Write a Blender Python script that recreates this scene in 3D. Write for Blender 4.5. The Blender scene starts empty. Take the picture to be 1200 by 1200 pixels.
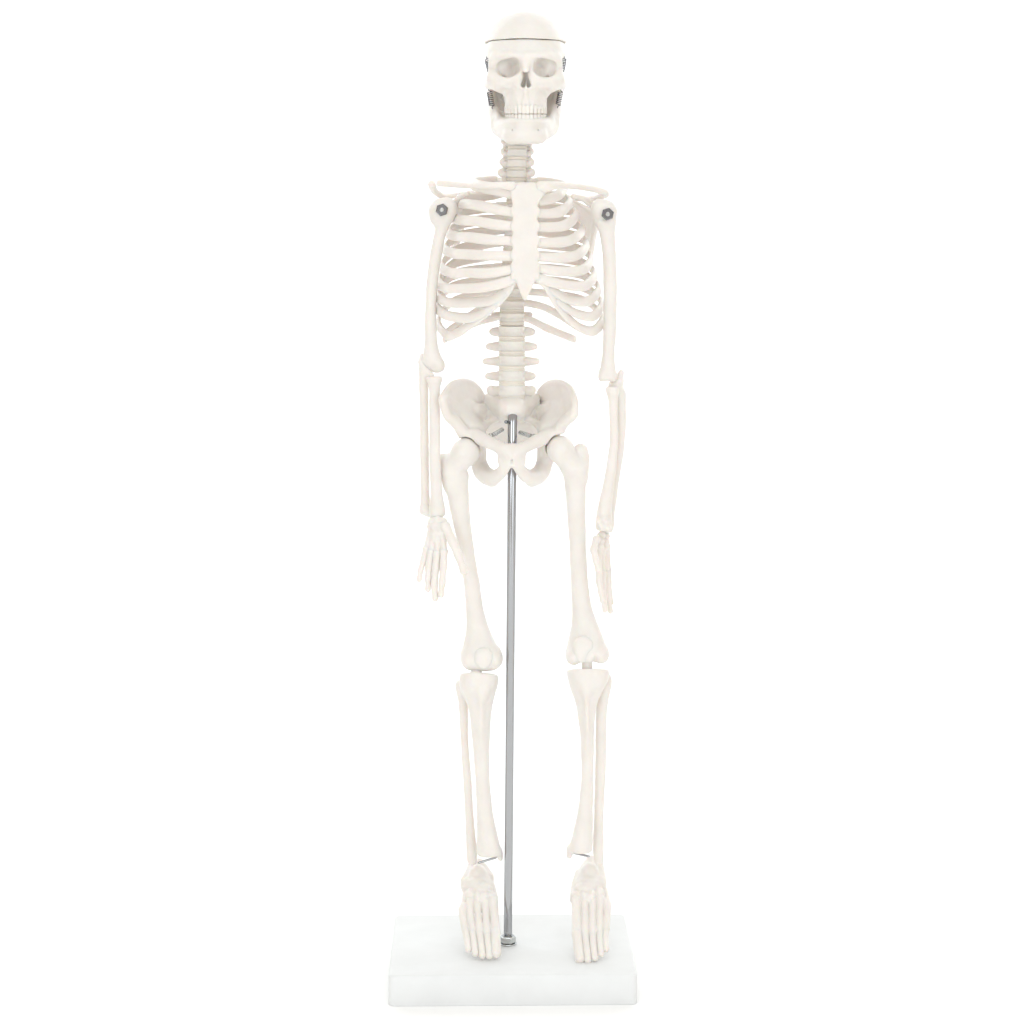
import bpy, math
import numpy as np

scene = bpy.context.scene
col = scene.collection
rng = np.random.default_rng(7)

# ---------------------------------------------------------------- measuring
# millimetres, x right, y away from the camera, z up.  The camera stands one
# metre in front of the pole, its lens 337.6 mm above the table.
ZC = 337.6
def P(px, py, y=0.0):
    f = 0.4 * (1 + y / 1000.0)
    return np.array([(px - 600) * f, y, ZC - (py - 290) * f])

def vec(*a): return np.array(a, float)

# ---------------------------------------------------------------- materials
def new_mat(name):
    m = bpy.data.materials.new(name); m.use_nodes = True
    return m, m.node_tree, m.node_tree.nodes['Principled BSDF']

def plastic(name, c0, c1, rough, sss=0.0, bump=0.1, scale=90.0, spec=0.4, speck=0.0):
    m, nt, b = new_mat(name)
    tc = nt.nodes.new('ShaderNodeTexCoord')
    n1 = nt.nodes.new('ShaderNodeTexNoise'); n1.inputs['Scale'].default_value = scale
    n1.inputs['Detail'].default_value = 5; n1.inputs['Roughness'].default_value = 0.6
    nt.links.new(tc.outputs['Object'], n1.inputs['Vector'])
    r = nt.nodes.new('ShaderNodeValToRGB')
    r.color_ramp.elements[0].position = 0.32; r.color_ramp.elements[0].color = (*c0, 1)
    r.color_ramp.elements[1].position = 0.68; r.color_ramp.elements[1].color = (*c1, 1)
    nt.links.new(n1.outputs['Fac'], r.inputs['Fac'])
    nt.links.new(r.outputs['Color'], b.inputs['Base Color'])
    b.inputs['Roughness'].default_value = rough
    b.inputs['Specular IOR Level'].default_value = spec
    if sss:
        b.inputs['Subsurface Weight'].default_value = sss
        b.inputs['Subsurface Radius'].default_value = (1.0, 0.55, 0.28)
        b.inputs['Subsurface Scale'].default_value = 0.0019
    n2 = nt.nodes.new('ShaderNodeTexNoise'); n2.inputs['Scale'].default_value = scale * 9
    n2.inputs['Detail'].default_value = 6
    nt.links.new(tc.outputs['Object'], n2.inputs['Vector'])
    n3 = nt.nodes.new('ShaderNodeTexNoise'); n3.inputs['Scale'].default_value = scale * 3
    n3.inputs['Detail'].default_value = 3
    nt.links.new(tc.outputs['Object'], n3.inputs['Vector'])
    ad = nt.nodes.new('ShaderNodeMath'); ad.operation = 'ADD'
    nt.links.new(n2.outputs['Fac'], ad.inputs[0]); nt.links.new(n3.outputs['Fac'], ad.inputs[1])
    bp = nt.nodes.new('ShaderNodeBump'); bp.inputs['Strength'].default_value = bump
    bp.inputs['Distance'].default_value = 0.0004
    nt.links.new(ad.outputs[0], bp.inputs['Height'])
    nt.links.new(bp.outputs['Normal'], b.inputs['Normal'])
    return m

def metal(name, c, rough, vary=0.1, scale=(200, 200, 30)):
    m, nt, b = new_mat(name)
    b.inputs['Metallic'].default_value = 1.0
    tc = nt.nodes.new('ShaderNodeTexCoord')
    mp = nt.nodes.new('ShaderNodeMapping'); mp.inputs['Scale'].default_value = scale
    n = nt.nodes.new('ShaderNodeTexNoise'); n.inputs['Scale'].default_value = 1.0
    n.inputs['Detail'].default_value = 4
    nt.links.new(tc.outputs['Object'], mp.inputs['Vector']); nt.links.new(mp.outputs['Vector'], n.inputs['Vector'])
    mr = nt.nodes.new('ShaderNodeMapRange')
    mr.inputs['To Min'].default_value = max(0.02, rough - vary); mr.inputs['To Max'].default_value = rough + vary
    nt.links.new(n.outputs['Fac'], mr.inputs['Value']); nt.links.new(mr.outputs['Result'], b.inputs['Roughness'])
    b.inputs['Base Color'].default_value = (*c, 1)
    b.inputs['Specular Tint'].default_value = (0.3, 0.3, 0.32, 1)  # dark edge tint stands in for dark surroundings reflected along the rims
    return m

BONE = plastic('ivory_plastic', (0.775, 0.732, 0.688), (0.815, 0.777, 0.737), 0.42, sss=0.45, bump=0.3)
TOOTH = plastic('tooth_plastic', (0.80, 0.755, 0.705), (0.825, 0.785, 0.74), 0.35, sss=0.25, bump=0.05)
DISC = plastic('disc_plastic', (0.745, 0.675, 0.595), (0.785, 0.72, 0.645), 0.5, sss=0.3, bump=0.15)
BASEM = plastic('white_board', (0.755, 0.757, 0.755), (0.785, 0.787, 0.785), 0.5, bump=0.14, scale=60, spec=0.12)
SWEEP = plastic('white_paper', (0.955, 0.95, 0.945), (0.965, 0.96, 0.955), 0.9, bump=0.0, scale=8, spec=0.1)
STEEL = metal('polished_steel', (0.46, 0.465, 0.48), 0.08, 0.04, (500, 500, 12))
ZINC = metal('zinc_plated_steel', (0.62, 0.63, 0.62), 0.25, 0.1)
GREYM = metal('grey_bolt_steel', (0.27, 0.27, 0.285), 0.2, 0.1)
DARK = metal('dark_spring_steel', (0.26, 0.26, 0.275), 0.2, 0.08)

# ---------------------------------------------------------------- objects
ORIG = {}
def link_mesh(name, verts, faces, mat, parent=None, smooth=True, origin=None):
    verts = np.asarray(verts, float)
    c = (verts.min(0) + verts.max(0)) / 2 if origin is None else np.asarray(origin, float)
    me = bpy.data.meshes.new(name)
    me.from_pydata(((verts - c) * 0.001).tolist(), [], [list(map(int, f)) for f in faces])
    me.materials.append(mat)
    if smooth: me.polygons.foreach_set('use_smooth', [True] * len(me.polygons))
    me.update()
    o = bpy.data.objects.new(name, me); col.objects.link(o)
    ORIG[o] = c
    if parent is not None:
        o.parent = parent; o.location = tuple((c - ORIG[parent]) * 0.001)
    else:
        o.location = tuple(c * 0.001)
    return o

def thing(name, label, cat, loc):
    o = bpy.data.objects.new(name, None); col.objects.link(o)
    o.empty_display_size = 0.02
    o.location = tuple(np.asarray(loc) * 0.001); ORIG[o] = np.asarray(loc, float)
    o['label'] = label; o['category'] = cat
    return o

# ---------------------------------------------------------------- solid modelling (distance fields)
def catmull(pts, n=8):
    pts = np.asarray(pts, float)
    if len(pts) < 3: 
        t = np.linspace(0, 1, n + 1)[:, None]
        return pts[0] * (1 - t) + pts[1] * t
    p = np.vstack([2 * pts[0] - pts[1], pts, 2 * pts[-1] - pts[-2]])
    out = []
    for i in range(1, len(p) - 2):
        p0, p1, p2, p3 = p[i - 1], p[i], p[i + 1], p[i + 2]
        for t in np.arange(n) / n:
            out.append(0.5 * (2 * p1 + (p2 - p0) * t + (2 * p0 - 5 * p1 + 4 * p2 - p3) * t * t + (3 * p1 - p0 - 3 * p2 + p3) * t ** 3))
    out.append(pts[-1])
    return np.array(out)

def rot(ax=0, ay=0, az=0):
    a, b, c = map(math.radians, (ax, ay, az))
    X = np.array([[1, 0, 0], [0, math.cos(a), -math.sin(a)], [0, math.sin(a), math.cos(a)]])
    Y = np.array([[math.cos(b), 0, math.sin(b)], [0, 1, 0], [-math.sin(b), 0, math.cos(b)]])
    Z = np.array([[math.cos(c), -math.sin(c), 0], [math.sin(c), math.cos(c), 0], [0, 0, 1]])
    return Z @ Y @ X

class Solid:
    """Smooth blend of simple bodies, meshed with surface nets."""
    def __init__(s, h=0.4, k=1.5, noise=0.0):
        s.h, s.k, s.noise, s.ops = h, k, noise, []
    def op(s, fn, lo, hi, k, mode):
        s.ops.append((fn, np.asarray(lo, float), np.asarray(hi, float), s.k if k is None else k, mode)); return s
    def ell(s, c, r, R=None, k=None, mode='u'):
        c = np.asarray(c, float); r = np.asarray(r, float) * np.ones(3)
        def fn(X):
            q = X - c
            if R is not None: q = q @ R
            k0 = np.sqrt(((q / r) ** 2).sum(-1)); k1 = np.sqrt(((q / r ** 2) ** 2).sum(-1)) + 1e-9
            return k0 * (k0 - 1) / k1
        m = r.max() if R is not None else r
        return s.op(fn, c - m, c + m, k, mode)
    def box(s, c, half, rad=0.5, R=None, k=None, mode='u'):
        c = np.asarray(c, float); half = np.asarray(half, float)
        def fn(X):
            q = X - c
            if R is not None: q = q @ R
            q = np.abs(q) - (half - rad)
            return np.sqrt((np.maximum(q, 0) ** 2).sum(-1)) + np.minimum(q.max(-1), 0) - rad
        m = np.linalg.norm(half) if R is not None else half
        return s.op(fn, c - m, c + m, k, mode)
    def chain(s, pts, rad, n=6, u=None, f=1.0, k=None, mode='u', horiz=False):
        """Round-ended limb through pts; u, f squash it along a direction."""
        pr = np.hstack([np.asarray(pts, float), np.asarray(rad, float).reshape(-1, 1) * np.ones((len(pts), 1))])
        pr = catmull(pr, n) if len(pts) > 2 else catmull(pr, 3)
        p, r = pr[:, :3], np.maximum(pr[:, 3], 0.15)
        def fn(X):
            d = None
            for i in range(len(p) - 1):
                a, b = p[i], p[i + 1]; ab = b - a; L2 = ab @ ab + 1e-9
                t = np.clip(((X - a) @ ab) / L2, 0, 1)
                q = X - a - t[..., None] * ab
                dd = (q ** 2).sum(-1)
                ff = 1.0
                if horiz:
                    nrm = np.array([ab[1], -ab[0], 0.0]); L = np.linalg.norm(nrm)
                    uu = nrm / L if L > 1e-6 else np.array([1.0, 0, 0]); ff = f
                    dd = dd + (q @ uu) ** 2 * (1 / f ** 2 - 1)
                elif u is not None:
                    ff = f; dd = dd + (q @ np.asarray(u)) ** 2 * (1 / f ** 2 - 1)
                e = (np.sqrt(dd) - (r[i] + (r[i + 1] - r[i]) * t)) * (0.5 + 0.5 * ff)
                d = e if d is None else np.minimum(d, e)
            return d
        m = r.max()
        return s.op(fn, p.min(0) - m * max(1, f), p.max(0) + m * max(1, f), k, mode)
    def stack(s, rows, f=0.9, top=1.2, bot=1.2, k=None, mode='u', power=2.0):
        """Upright bone from measured edges: rows (py, left px, right px, y)."""
        zz, cx, cy, rr = [], [], [], []
        for py, xl, xr, y in rows:
            a, b = P(xl, py, y), P(xr, py, y)
            zz.append(a[2]); cx.append((a[0] + b[0]) / 2); cy.append(y); rr.append((b[0] - a[0]) / 2)
        D = catmull(np.array([zz, cx, cy, rr]).T, 12)[::-1]
        z0, z1 = D[0, 0], D[-1, 0]
        def fn(X):
            z = X[..., 2]
            x = X[..., 0] - np.interp(z, D[:, 0], D[:, 1]); y = X[..., 1] - np.interp(z, D[:, 0], D[:, 2])
            r = np.interp(z, D[:, 0], D[:, 3])
            d = ((np.abs(x) ** power + np.abs(y / f) ** power) ** (1 / power) - r) * 0.9
            for lim, rd in ((z - z1, top), (z0 - z, bot)):
                hh = np.maximum(rd - np.abs(d - lim), 0) / rd
                d = np.maximum(d, lim) + hh * hh * rd * 0.25
            return d
        m = D[:, 3].max()
        return s.op(fn, (D[:, 1].min() - m, D[:, 2].min() - m, z0), (D[:, 1].max() + m, D[:, 2].max() + m, z1), k, mode)
    def plane(s, p, n, k=0.3):
        """Cut away everything on the side n points to."""
        p = np.asarray(p, float); n = np.asarray(n, float); n = n / np.linalg.norm(n)
        return s.op(lambda X: -((X - p) @ n), (-1e9,) * 3, (1e9,) * 3, k, 's')
    def mesh(s):
        h = s.h
        us = [o for o in s.ops if o[4] == 'u']
        lo = np.min([o[1] for o in us], 0) - 3 * h; hi = np.max([o[2] for o in us], 0) + 3 * h
        n = np.ceil((hi - lo) / h).astype(int) + 1
        ax = [lo[i] + h * np.arange(n[i]) for i in range(3)]
        d = np.full(n, 6.0)
        for fn, a, b, k, mode in s.ops:
            m = k + 2.5 * h + (1.0 if mode == 's' else 0)
            i0 = np.clip(np.floor((a - m - lo) / h), 0, n).astype(int); i1 = np.clip(np.ceil((b + m - lo) / h) + 1, 0, n).astype(int)
            if (i1 <= i0).any(): continue
            sl = tuple(slice(p, q) for p, q in zip(i0, i1))
            X = np.stack(np.meshgrid(*[ax[i][sl[i]] for i in range(3)], indexing='ij'), -1)
            v = fn(X); w = d[sl]
            if mode == 'u':
                hh = np.maximum(k - np.abs(w - v), 0) / k
                d[sl] = np.minimum(w, v) - hh * hh * k * 0.25
            else:
                v = -v
                hh = np.maximum(k - np.abs(w - v), 0) / k
                d[sl] = np.maximum(w, v) + hh * hh * k * 0.25
        if s.noise:
            X = np.stack(np.meshgrid(*ax, indexing='ij'), -1)
            q = np.zeros(n)
            for fr, am in ((0.45, 0.5), (0.9, 0.3), (1.9, 0.2)):
                A = rng.normal(size=(3, 3)); 
                for row in A:
                    row = row / np.linalg.norm(row) * fr
                    q += am * np.sin(X @ row + rng.uniform(0, 6.28))
            d += s.noise * q * 0.6
        d[[0, -1], :, :] = np.maximum(d[[0, -1], :, :], 0.01); d[:, [0, -1], :] = np.maximum(d[:, [0, -1], :], 0.01); d[:, :, [0, -1]] = np.maximum(d[:, :, [0, -1]], 0.01)
        ins = d < 0
        c = np.zeros(n - 1, int)
        cor = [(i, j, k) for i in (0, 1) for j in (0, 1) for k in (0, 1)]
        for i, j, k in cor: c += ins[i:n[0] - 1 + i, j:n[1] - 1 + j, k:n[2] - 1 + k]
        act = (c > 0) & (c < 8)
        idx = np.argwhere(act)
        acc = np.zeros((len(idx), 3)); cnt = np.zeros(len(idx))
        for a in cor:
            for axn in range(3):
                if a[axn]: continue
                b = list(a); b[axn] = 1
                da = d[tuple((idx + a).T)]; db = d[tuple((idx + b).T)]
                mk = (da < 0) != (db < 0)
                t = np.where(mk, da / np.where(mk, da - db, 1), 0)
                pos = np.tile(np.array(a, float), (len(idx), 1)); pos[:, axn] += t
                acc += pos * mk[:, None]; cnt += mk
        V = lo + h * (idx + acc / cnt[:, None])
        vid = np.full(n - 1, -1); vid[tuple(idx.T)] = np.arange(len(idx))
        F = []
        for axn in range(3):
            o1, o2 = (axn + 1) % 3, (axn + 2) % 3
            A = [slice(None)] * 3; B = [slice(None)] * 3
            A[axn] = slice(0, -1); B[axn] = slice(1, None)
            s0, s1 = ins[tuple(A)], ins[tuple(B)]
            e = np.argwhere(s0 != s1)
            e = e[(e[:, o1] > 0) & (e[:, o2] > 0) & (e[:, o1] < n[o1] - 1) & (e[:, o2] < n[o2] - 1)]
            flip = s0[tuple(e.T)]
            def at(d1, d2):
                q = e.copy(); q[:, o1] += d1; q[:, o2] += d2
                return vid[tuple(q.T)]
            Q = np.stack([at(-1, -1), at(0, -1), at(0, 0), at(-1, 0)], 1)
            Q = np.where(flip[:, None], Q, Q[:, ::-1])
            F.append(Q)
        return V, np.vstack(F)
    def build(s, name, mat, parent, label=None):
        V, F = s.mesh()
        o = link_mesh(name, V, F, mat, parent)
        if label: o['label'] = label
        return o

# ---------------------------------------------------------------- swept tubes
def sweep(pts, w, t, normal_fn=None, n=8, sides=14, cap=4, jitter=0.0):
    """Tube of half height w and half thickness t (lists or numbers) with rounded ends."""
    pts = np.asarray(pts, float); m = len(pts)
    a = np.hstack([pts, (np.asarray(w, float) * np.ones(m)).reshape(-1, 1), (np.asarray(t, float) * np.ones(m)).reshape(-1, 1)])
    a = catmull(a, n)
    p, w, t = a[:, :3], a[:, 3], a[:, 4]
    T = np.gradient(p, axis=0); T /= np.linalg.norm(T, axis=1)[:, None]
    if jitter:
        ph = rng.uniform(0, 6.28, 4); u = np.linspace(0, 1, len(p))
        w = w * (1 + jitter * (np.sin(u * 17 + ph[0]) + 0.6 * np.sin(u * 31 + ph[1])))
        t = t * (1 + jitter * np.sin(u * 23 + ph[2]))
    rings = []
    N0 = None
    for i in range(len(p)):
        if normal_fn is not None: N = np.asarray(normal_fn(p[i]), float)
        else: N = N0 if N0 is not None else (vec(0, 1, 0) if abs(T[i][1]) < 0.9 else vec(1, 0, 0))
        N = N - T[i] * (N @ T[i]); N /= np.linalg.norm(N) + 1e-9; N0 = N
        B = np.cross(T[i], N)
        rings.append((p[i], T[i], N, B, w[i], t[i]))
    full = []
    for j in range(cap, 0, -1):
        an = j / (cap + 0.4) * math.pi / 2; c, T0, N, B, ww, tt = rings[0]
        full.append((c - T0 * tt * math.sin(an), T0, N, B, ww * math.cos(an), tt * math.cos(an)))
    full += rings
    for j in range(1, cap + 1):
        an = j / (cap + 0.4) * math.pi / 2; c, T0, N, B, ww, tt = rings[-1]
        full.append((c + T0 * tt * math.sin(an), T0, N, B, ww * math.cos(an), tt * math.cos(an)))
    V, F = [], []
    for c, T0, N, B, ww, tt in full:
        for q in range(sides):
            an = 2 * math.pi * q / sides
            V.append(c + N * tt * math.cos(an) + B * ww * math.sin(an))
    R = len(full)
    for i in range(R - 1):
        for q in range(sides):
            q2 = (q + 1) % sides
            F.append((i * sides + q, i * sides + q2, (i + 1) * sides + q2, (i + 1) * sides + q))
    F.append(tuple(range(sides))[::-1]); F.append(tuple((R - 1) * sides + q for q in range(sides)))
    return np.array(V), F

def merge(parts):
    V, F, o = [], [], 0
    for v, f in parts:
        V.append(v); F += [tuple(i + o for i in q) for q in f]; o += len(v)
    return np.vstack(V), F

def prism(c, axis, r, length, sides=6, bevel=0.25, turn=0.0):
    axis = np.asarray(axis, float) / np.linalg.norm(axis)
    a = np.cross(axis, vec(0, 0, 1) if abs(axis[2]) < 0.9 else vec(1, 0, 0)); a /= np.linalg.norm(a); b = np.cross(axis, a)
    V, F = [], []
    for off, rr in ((0, r - bevel), (bevel, r), (length - bevel, r), (length, r - bevel)):
        for q in range(sides):
            an = 2 * math.pi * q / sides + turn
            V.append(c + axis * off + rr * (a * math.cos(an) + b * math.sin(an)))
    for i in range(3):
        for q in range(sides):
            q2 = (q + 1) % sides
            F.append((i * sides + q, i * sides + q2, (i + 1) * sides + q2, (i + 1) * sides + q))
    F.append(tuple(range(sides))[::-1]); F.append(tuple(3 * sides + q for q in range(sides)))
    return np.array(V), F

# ================================================================ display stand
stand = thing('display_stand', 'white rectangular base board with a tall steel rod rising from its middle', 'display stand', (0, -8, 0))
BT = 13.7                                                    # board thickness
def base_board():
    yaw = math.radians(1.0); R = np.array([[math.cos(yaw), -math.sin(yaw)], [math.sin(yaw), math.cos(yaw)]])
    hx, hy, b = 55.6, 43.2, 1.1
    cx, cy = -0.3, -7.0
    V, F = [], []
    def ring(inset, z, n=6, rad=3.0):
        out = []
        for sx, sy, a0 in ((1, 1, 0), (-1, 1, 90), (-1, -1, 180), (1, -1, 270)):
            for i in range(n + 1):
                an = math.radians(a0 + 90 * i / n)
                x = sx * (hx - rad) + (rad - inset) * math.cos(an); y = sy * (hy - rad) + (rad - inset) * math.sin(an)
                q = R @ vec(x, y); out.append((cx + q[0], cy + q[1], z))
        return out
    prof = [(0.25, 0.0), (0, 0.25)]
    prof += [(b * (1 - math.cos(math.radians(a))), BT - b * (1 - math.sin(math.radians(a)))) for a in range(0, 91, 15)]
    rs = [ring(i, z) for i, z in prof]; m = len(rs[0])
    for r in rs: V += r
    for i in range(len(rs) - 1):
        for q in range(m):
            F.append((i * m + q, i * m + (q + 1) % m, (i + 1) * m + (q + 1) % m, (i + 1) * m + q))
    F.append(tuple(range(m))[::-1]); F.append(tuple((len(rs) - 1) * m + q for q in range(m)))
    return np.array(V), F
V, F = base_board()
board = link_mesh('base_board', V, F, BASEM, stand)

pb, pt = P(595.2, 1100, -8), P(600.6, 486, -7)
pb = pb + (pt - pb) * ((BT + 0.2 - pb[2]) / (pt[2] - pb[2]))
V, F = sweep([pb, (pb + pt) / 2, pt], [1.88, 1.95, 2.15], [1.88, 1.95, 2.15], n=6, sides=40, cap=1)
pole = link_mesh('pole', V, F, STEEL, stand)
ax = (pt - pb) / np.linalg.norm(pt - pb)
V, F = prism(vec(pb[0], pb[1], BT + 0.05), (0, 0, 1), 4.1, 0.7, 32, 0.15)
washer = link_mesh('washer', V, F, ZINC, stand, smooth=False)
V, F = prism(vec(pb[0], pb[1], BT + 0.8), (0, 0, 1), 3.75, 3.1, 6, 0.4, 0.35)
nut = link_mesh('hex_nut', V, F, ZINC, stand, smooth=False)
V, F = prism(P(594.4, 494.5, -8.5), (-0.35, -1, 0.1), 0.8, 2.2, 12, 0.2)
link_mesh('set_screw', V, F, DARK, stand, smooth=False)

# ================================================================ skeleton
skel = thing('skeleton_model', 'small ivory plastic human skeleton standing upright with its arms hanging, held on the steel rod', 'skeleton model', P(600, 500, 0))

# ---------------------------------------------------------------- skull
cutz = P(568, 50.9, 0)[2]
def skull_solid(cap):
    s = Solid(0.36, 2.0, 0.10)
    s.ell(P(615.6, 60, 3), (19.2, 25.5, 18.4))
    s.ell(P(615.6, 64, -8), (18.0, 15.0, 15.5))
    if cap:
        s.ell(P(615.6, 56, 2), (19.45, 25.8, 16.0), k=1.5)
        s.plane((0, 0, cutz + 0.2), (0, 0, -1), 0.25)
        s.ell(P(615.6, 60, 3), (16.2, 23, 16), mode='s', k=0.4)
        return s
    # skull base, occiput, mastoids
    s.ell(P(615.6, 92, 8), (15.0, 17, 8)); s.ell(P(613, 112, 8), (12.5, 9, 9)); s.ell(P(615.5, 128, 0), (8.2, 9, 5.5))
    for sg in (-1, 1):
        X = lambda px: 615.8 + sg * (px - 615.8)
        s.chain([P(X(656), 98, 7), P(X(654), 117, 6)], [2.8, 1.7])
        # brow and outer orbit rim, cheek bone, arch
        s.chain([P(X(618), 69.5, -24.3), P(X(628), 66.3, -24.2), P(X(641), 66.5, -21.8), P(X(651), 72, -17.0)], [2.0, 1.7, 1.7, 2.0], k=4.0)
        s.chain([P(X(652), 70, -17), P(X(654), 80, -14.5), P(X(653.5), 91, -15.5)], [2.2, 2.2, 2.6], k=2.2)
        s.chain([P(X(653), 92, -16.5), P(X(643), 96, -21), P(X(632), 95, -23.3), P(X(625), 90, -24.2)], [3.0, 3.0, 2.6, 1.8], k=2.4)
        s.chain([P(X(649), 96, -18.5), P(X(656.5), 97.5, -13), P(X(661.0), 98, -4), P(X(659.5), 98, 6)], [3.4, 3.0, 2.3, 2.1], u=(1, 0, 0), f=0.75, k=1.8)
        s.chain([P(X(647), 99, -18), P(X(640), 106, -16)], [3.0, 2.4], k=2.5)
        s.chain([P(X(622.5), 76, -24.3), P(X(624.5), 90, -24), P(X(624), 103, -23.6)], [1.7, 2.1, 2.2], k=1.8)
    # upper jaw, one broad wall from the cheeks down to the gums
    s.stack([(90, 596, 636, -10), (98, 592.5, 639.5, -10), (108, 591, 641, -10.3), (118, 591, 641, -10.8), (127.5, 592.5, 639.5, -11)], f=1.47, top=2, bot=1.5, k=2.5, power=2.3)
    s.chain([P(616, 70, -23.5), P(616, 76, -26), P(616, 81.5, -28.0)], [2.4, 2.0, 1.5], k=1.8)
    s.chain([P(616, 104.2, -24.9), P(616, 120, -24.4)], [1.1, 0.9], k=2.5)
    for a in np.linspace(-1.1, 1.1, 12):
        c0 = P(616 + 25.0 * math.sin(a), 126, -4.5 - 20.6 * math.cos(a)); c1 = P(616 + 25 * math.sin(a), 114, -4.5 - 20.3 * math.cos(a))
        s.chain([c1, c0], [0.4, 0.9], k=0.9)
    for sg in (-1, 1):
        X = lambda px: 615.8 + sg * (px - 615.8)
        # orbits, temples, cheek hollows
        oc = 637.9 if sg > 0 else 597.0
        s.box(P(oc, 78.8, -23.0), (4.15, 7.3, 3.85), 2.6, rot(0, 14 * sg, -14 * sg), k=1.4, mode='s')
        s.ell(P(oc - sg * 3.5, 76.5, -21.6), (2.2, 7.6, 2.0), k=1.6, mode='s')
        s.ell(P(oc + sg * 2.0, 82.5, -24.5), (2.8, 2.4, 2.2), k=2.2, mode='s')
        s.ell(P(X(666), 81, -6.5), (3.4, 7.5, 7), k=2.0, mode='s')
        s.ell(P(X(637), 107, -26.6), (2.4, 1.5, 3.0), k=2.5, mode='s')
        s.ell(P(X(636), 100.3, -25.5), (0.45, 1.6, 0.3), k=0.5, mode='s')
    # pear-shaped nose opening with its septum
    for y in (-27, -22.5):
        s.chain([P(616.2, 84.5, y), P(616.0, 91, y), P(613.5, 99.3, y)], [0.5, 1.35, 1.45], k=0.3, mode='s', u=(0, 1, 0), f=2.3)
        s.chain([P(616.4, 91, y), P(618.9, 99.3, y)], [1.35, 1.45], k=0.3, mode='s', u=(0, 1, 0), f=2.3)
    s.chain([P(616.8, 93, -19.5), P(616.8, 103, -22)], [0.4, 0.55], k=0.4)
    s.chain([P(616.4, 103.5, -26.0), P(616.4, 100.6, -26.4)], [0.8, 0.4], k=0.5)
    s.chain([P(587.2, 111, -16), P(587.2, 111, 30)], [1.1, 1.1], k=0.5, mode='s')
    s.plane((0, 0, cutz - 0.16), (0, 0, 1), 0.25)
    return s
skull = skull_solid(False).build('skull', BONE, skel)
skull_solid(True).build('skull_cap', BONE, skull)

m = Solid(0.34, 2.6, 0.09)
for sg in (-1, 1):
    X = lambda px: 615 + sg * (px - 615)
    m.chain([P(X(655.5), 104, 2), P(X(654.3), 118, 1.5), P(X(650.4), 135, 0.5), P(X(646.6), 147, -1)], [3.0, 5.0, 5.6, 4.4], u=(1, 0, 0), f=0.28)
    m.chain([P(X(656), 101, 4), P(X(655), 110, 3)], [1.8, 1.6])
    m.chain([P(X(651), 110, 0), P(X(650), 124, 0), P(X(646), 139, -8)], [1.1, 2.0, 2.0], u=(1, 0, 0), f=0.6)
    m.chain([P(X(648), 110, 5), P(X(646.5), 126, 3), P(X(644), 142, -5)], [2.6, 4.2, 4.0], u=(0, 1, 0), f=0.4)
    m.chain([P(X(646), 149, -3), P(X(639.5), 156, -14), P(X(631), 161, -21)], [2.6, 2.6, 2.5])
m.chain([P(582.5, 147.0, -2), P(587, 149.0, -9), P(593, 150.8, -15.5), P(602, 152.3, -20.6), P(615, 153.0, -23.0), P(628, 152.3, -20.6), P(637, 150.8, -15.5), P(643, 149.0, -9), P(647.5, 147.0, -2)],
        [4.2, 4.4, 4.7, 4.9, 5.0, 4.9, 4.7, 4.4, 4.2], f=0.62, horiz=True)
m.chain([P(597, 160, -20.8), P(606, 161.0, -23.3), P(624, 161.0, -23.3), P(634, 160, -20.8)], [2.4, 2.6, 2.6, 2.4])
m.ell(P(615, 158, -25.0), (4.2, 1.9, 2.4), k=3)
arch = [P(616 + 23.0 * math.sin(a), 144, -4.5 - 20.6 * math.cos(a)) for a in np.linspace(-1.4, 1.4, 13)]
m.chain(arch, [2.0] * 13, n=2)
for px in (600.5, 630.5): m.ell(P(px, 152.5, -24.0), (0.4, 1.4, 0.4), mode='s', k=0.4)
mand = m.build('mandible', BONE, skull)

def teeth(py0, py1, rx, ry, ang, out):
    s = Solid(0.2, 0.22)
    n = 14
    # wider crowns in front and at the back
    A = np.linspace(-ang, ang, n)
    for i, a in enumerate(A):
        px = 616 + rx * math.sin(a); y = -4.5 - ry * math.cos(a)
        j = rng.uniform(-0.5, 0.5)
        c = P(px, (py0 + py1) / 2 + j * 0.5, y)
        hh = (py1 - py0) / 2 * 0.4
        s.box(c, (0.88, 1.05, hh), 0.55, rot(0, 0, math.degrees(a) * 0.95))
    return s
teeth(123.5, 133.2, 23.6, 21.2, 1.2, 0).build('upper_teeth', TOOTH, skull)
teeth(133.8, 142.6, 22.8, 20.7, 1.22, 0).build('lower_teeth', TOOTH, skull)

def spring(a, b, coil, wire, turns):
    a, b = np.asarray(a), np.asarray(b); L = b - a; T = L / np.linalg.norm(L)
    n1 = np.cross(T, vec(0, 1, 0)); n1 /= np.linalg.norm(n1); n2 = np.cross(T, n1)
    pts = [a - T * 1.6, a - T * 0.7]
    m = turns * 10
    for i in range(m + 1):
        an = 2 * math.pi * i / 10
        pts.append(a + L * i / m + coil * (n1 * math.cos(an) + n2 * math.sin(an)))
    pts += [b + T * 0.8, b + T * 1.7 + n2 * 0.6]
    return sweep(pts, wire, wire, n=2, sides=7, cap=1)
for a, b in (((571.0, 70, -9.5), (575.0, 87, -13.5)), ((660.8, 70, -9.5), (658.3, 83, -12.5)),
             ((573.3, 108, -6.0), (576.3, 123.5, -6.5)), ((656.8, 108, -6.0), (654.2, 122.5, -6.5))):
    V, F = spring(P(*a), P(*b), 1.15, 0.24, 7)
    link_mesh('spring', V, F, DARK, skull)
for px, py, y in ((571.4, 106.5, -5.5), (658.5, 106, -5.5)):
    pass

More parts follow.
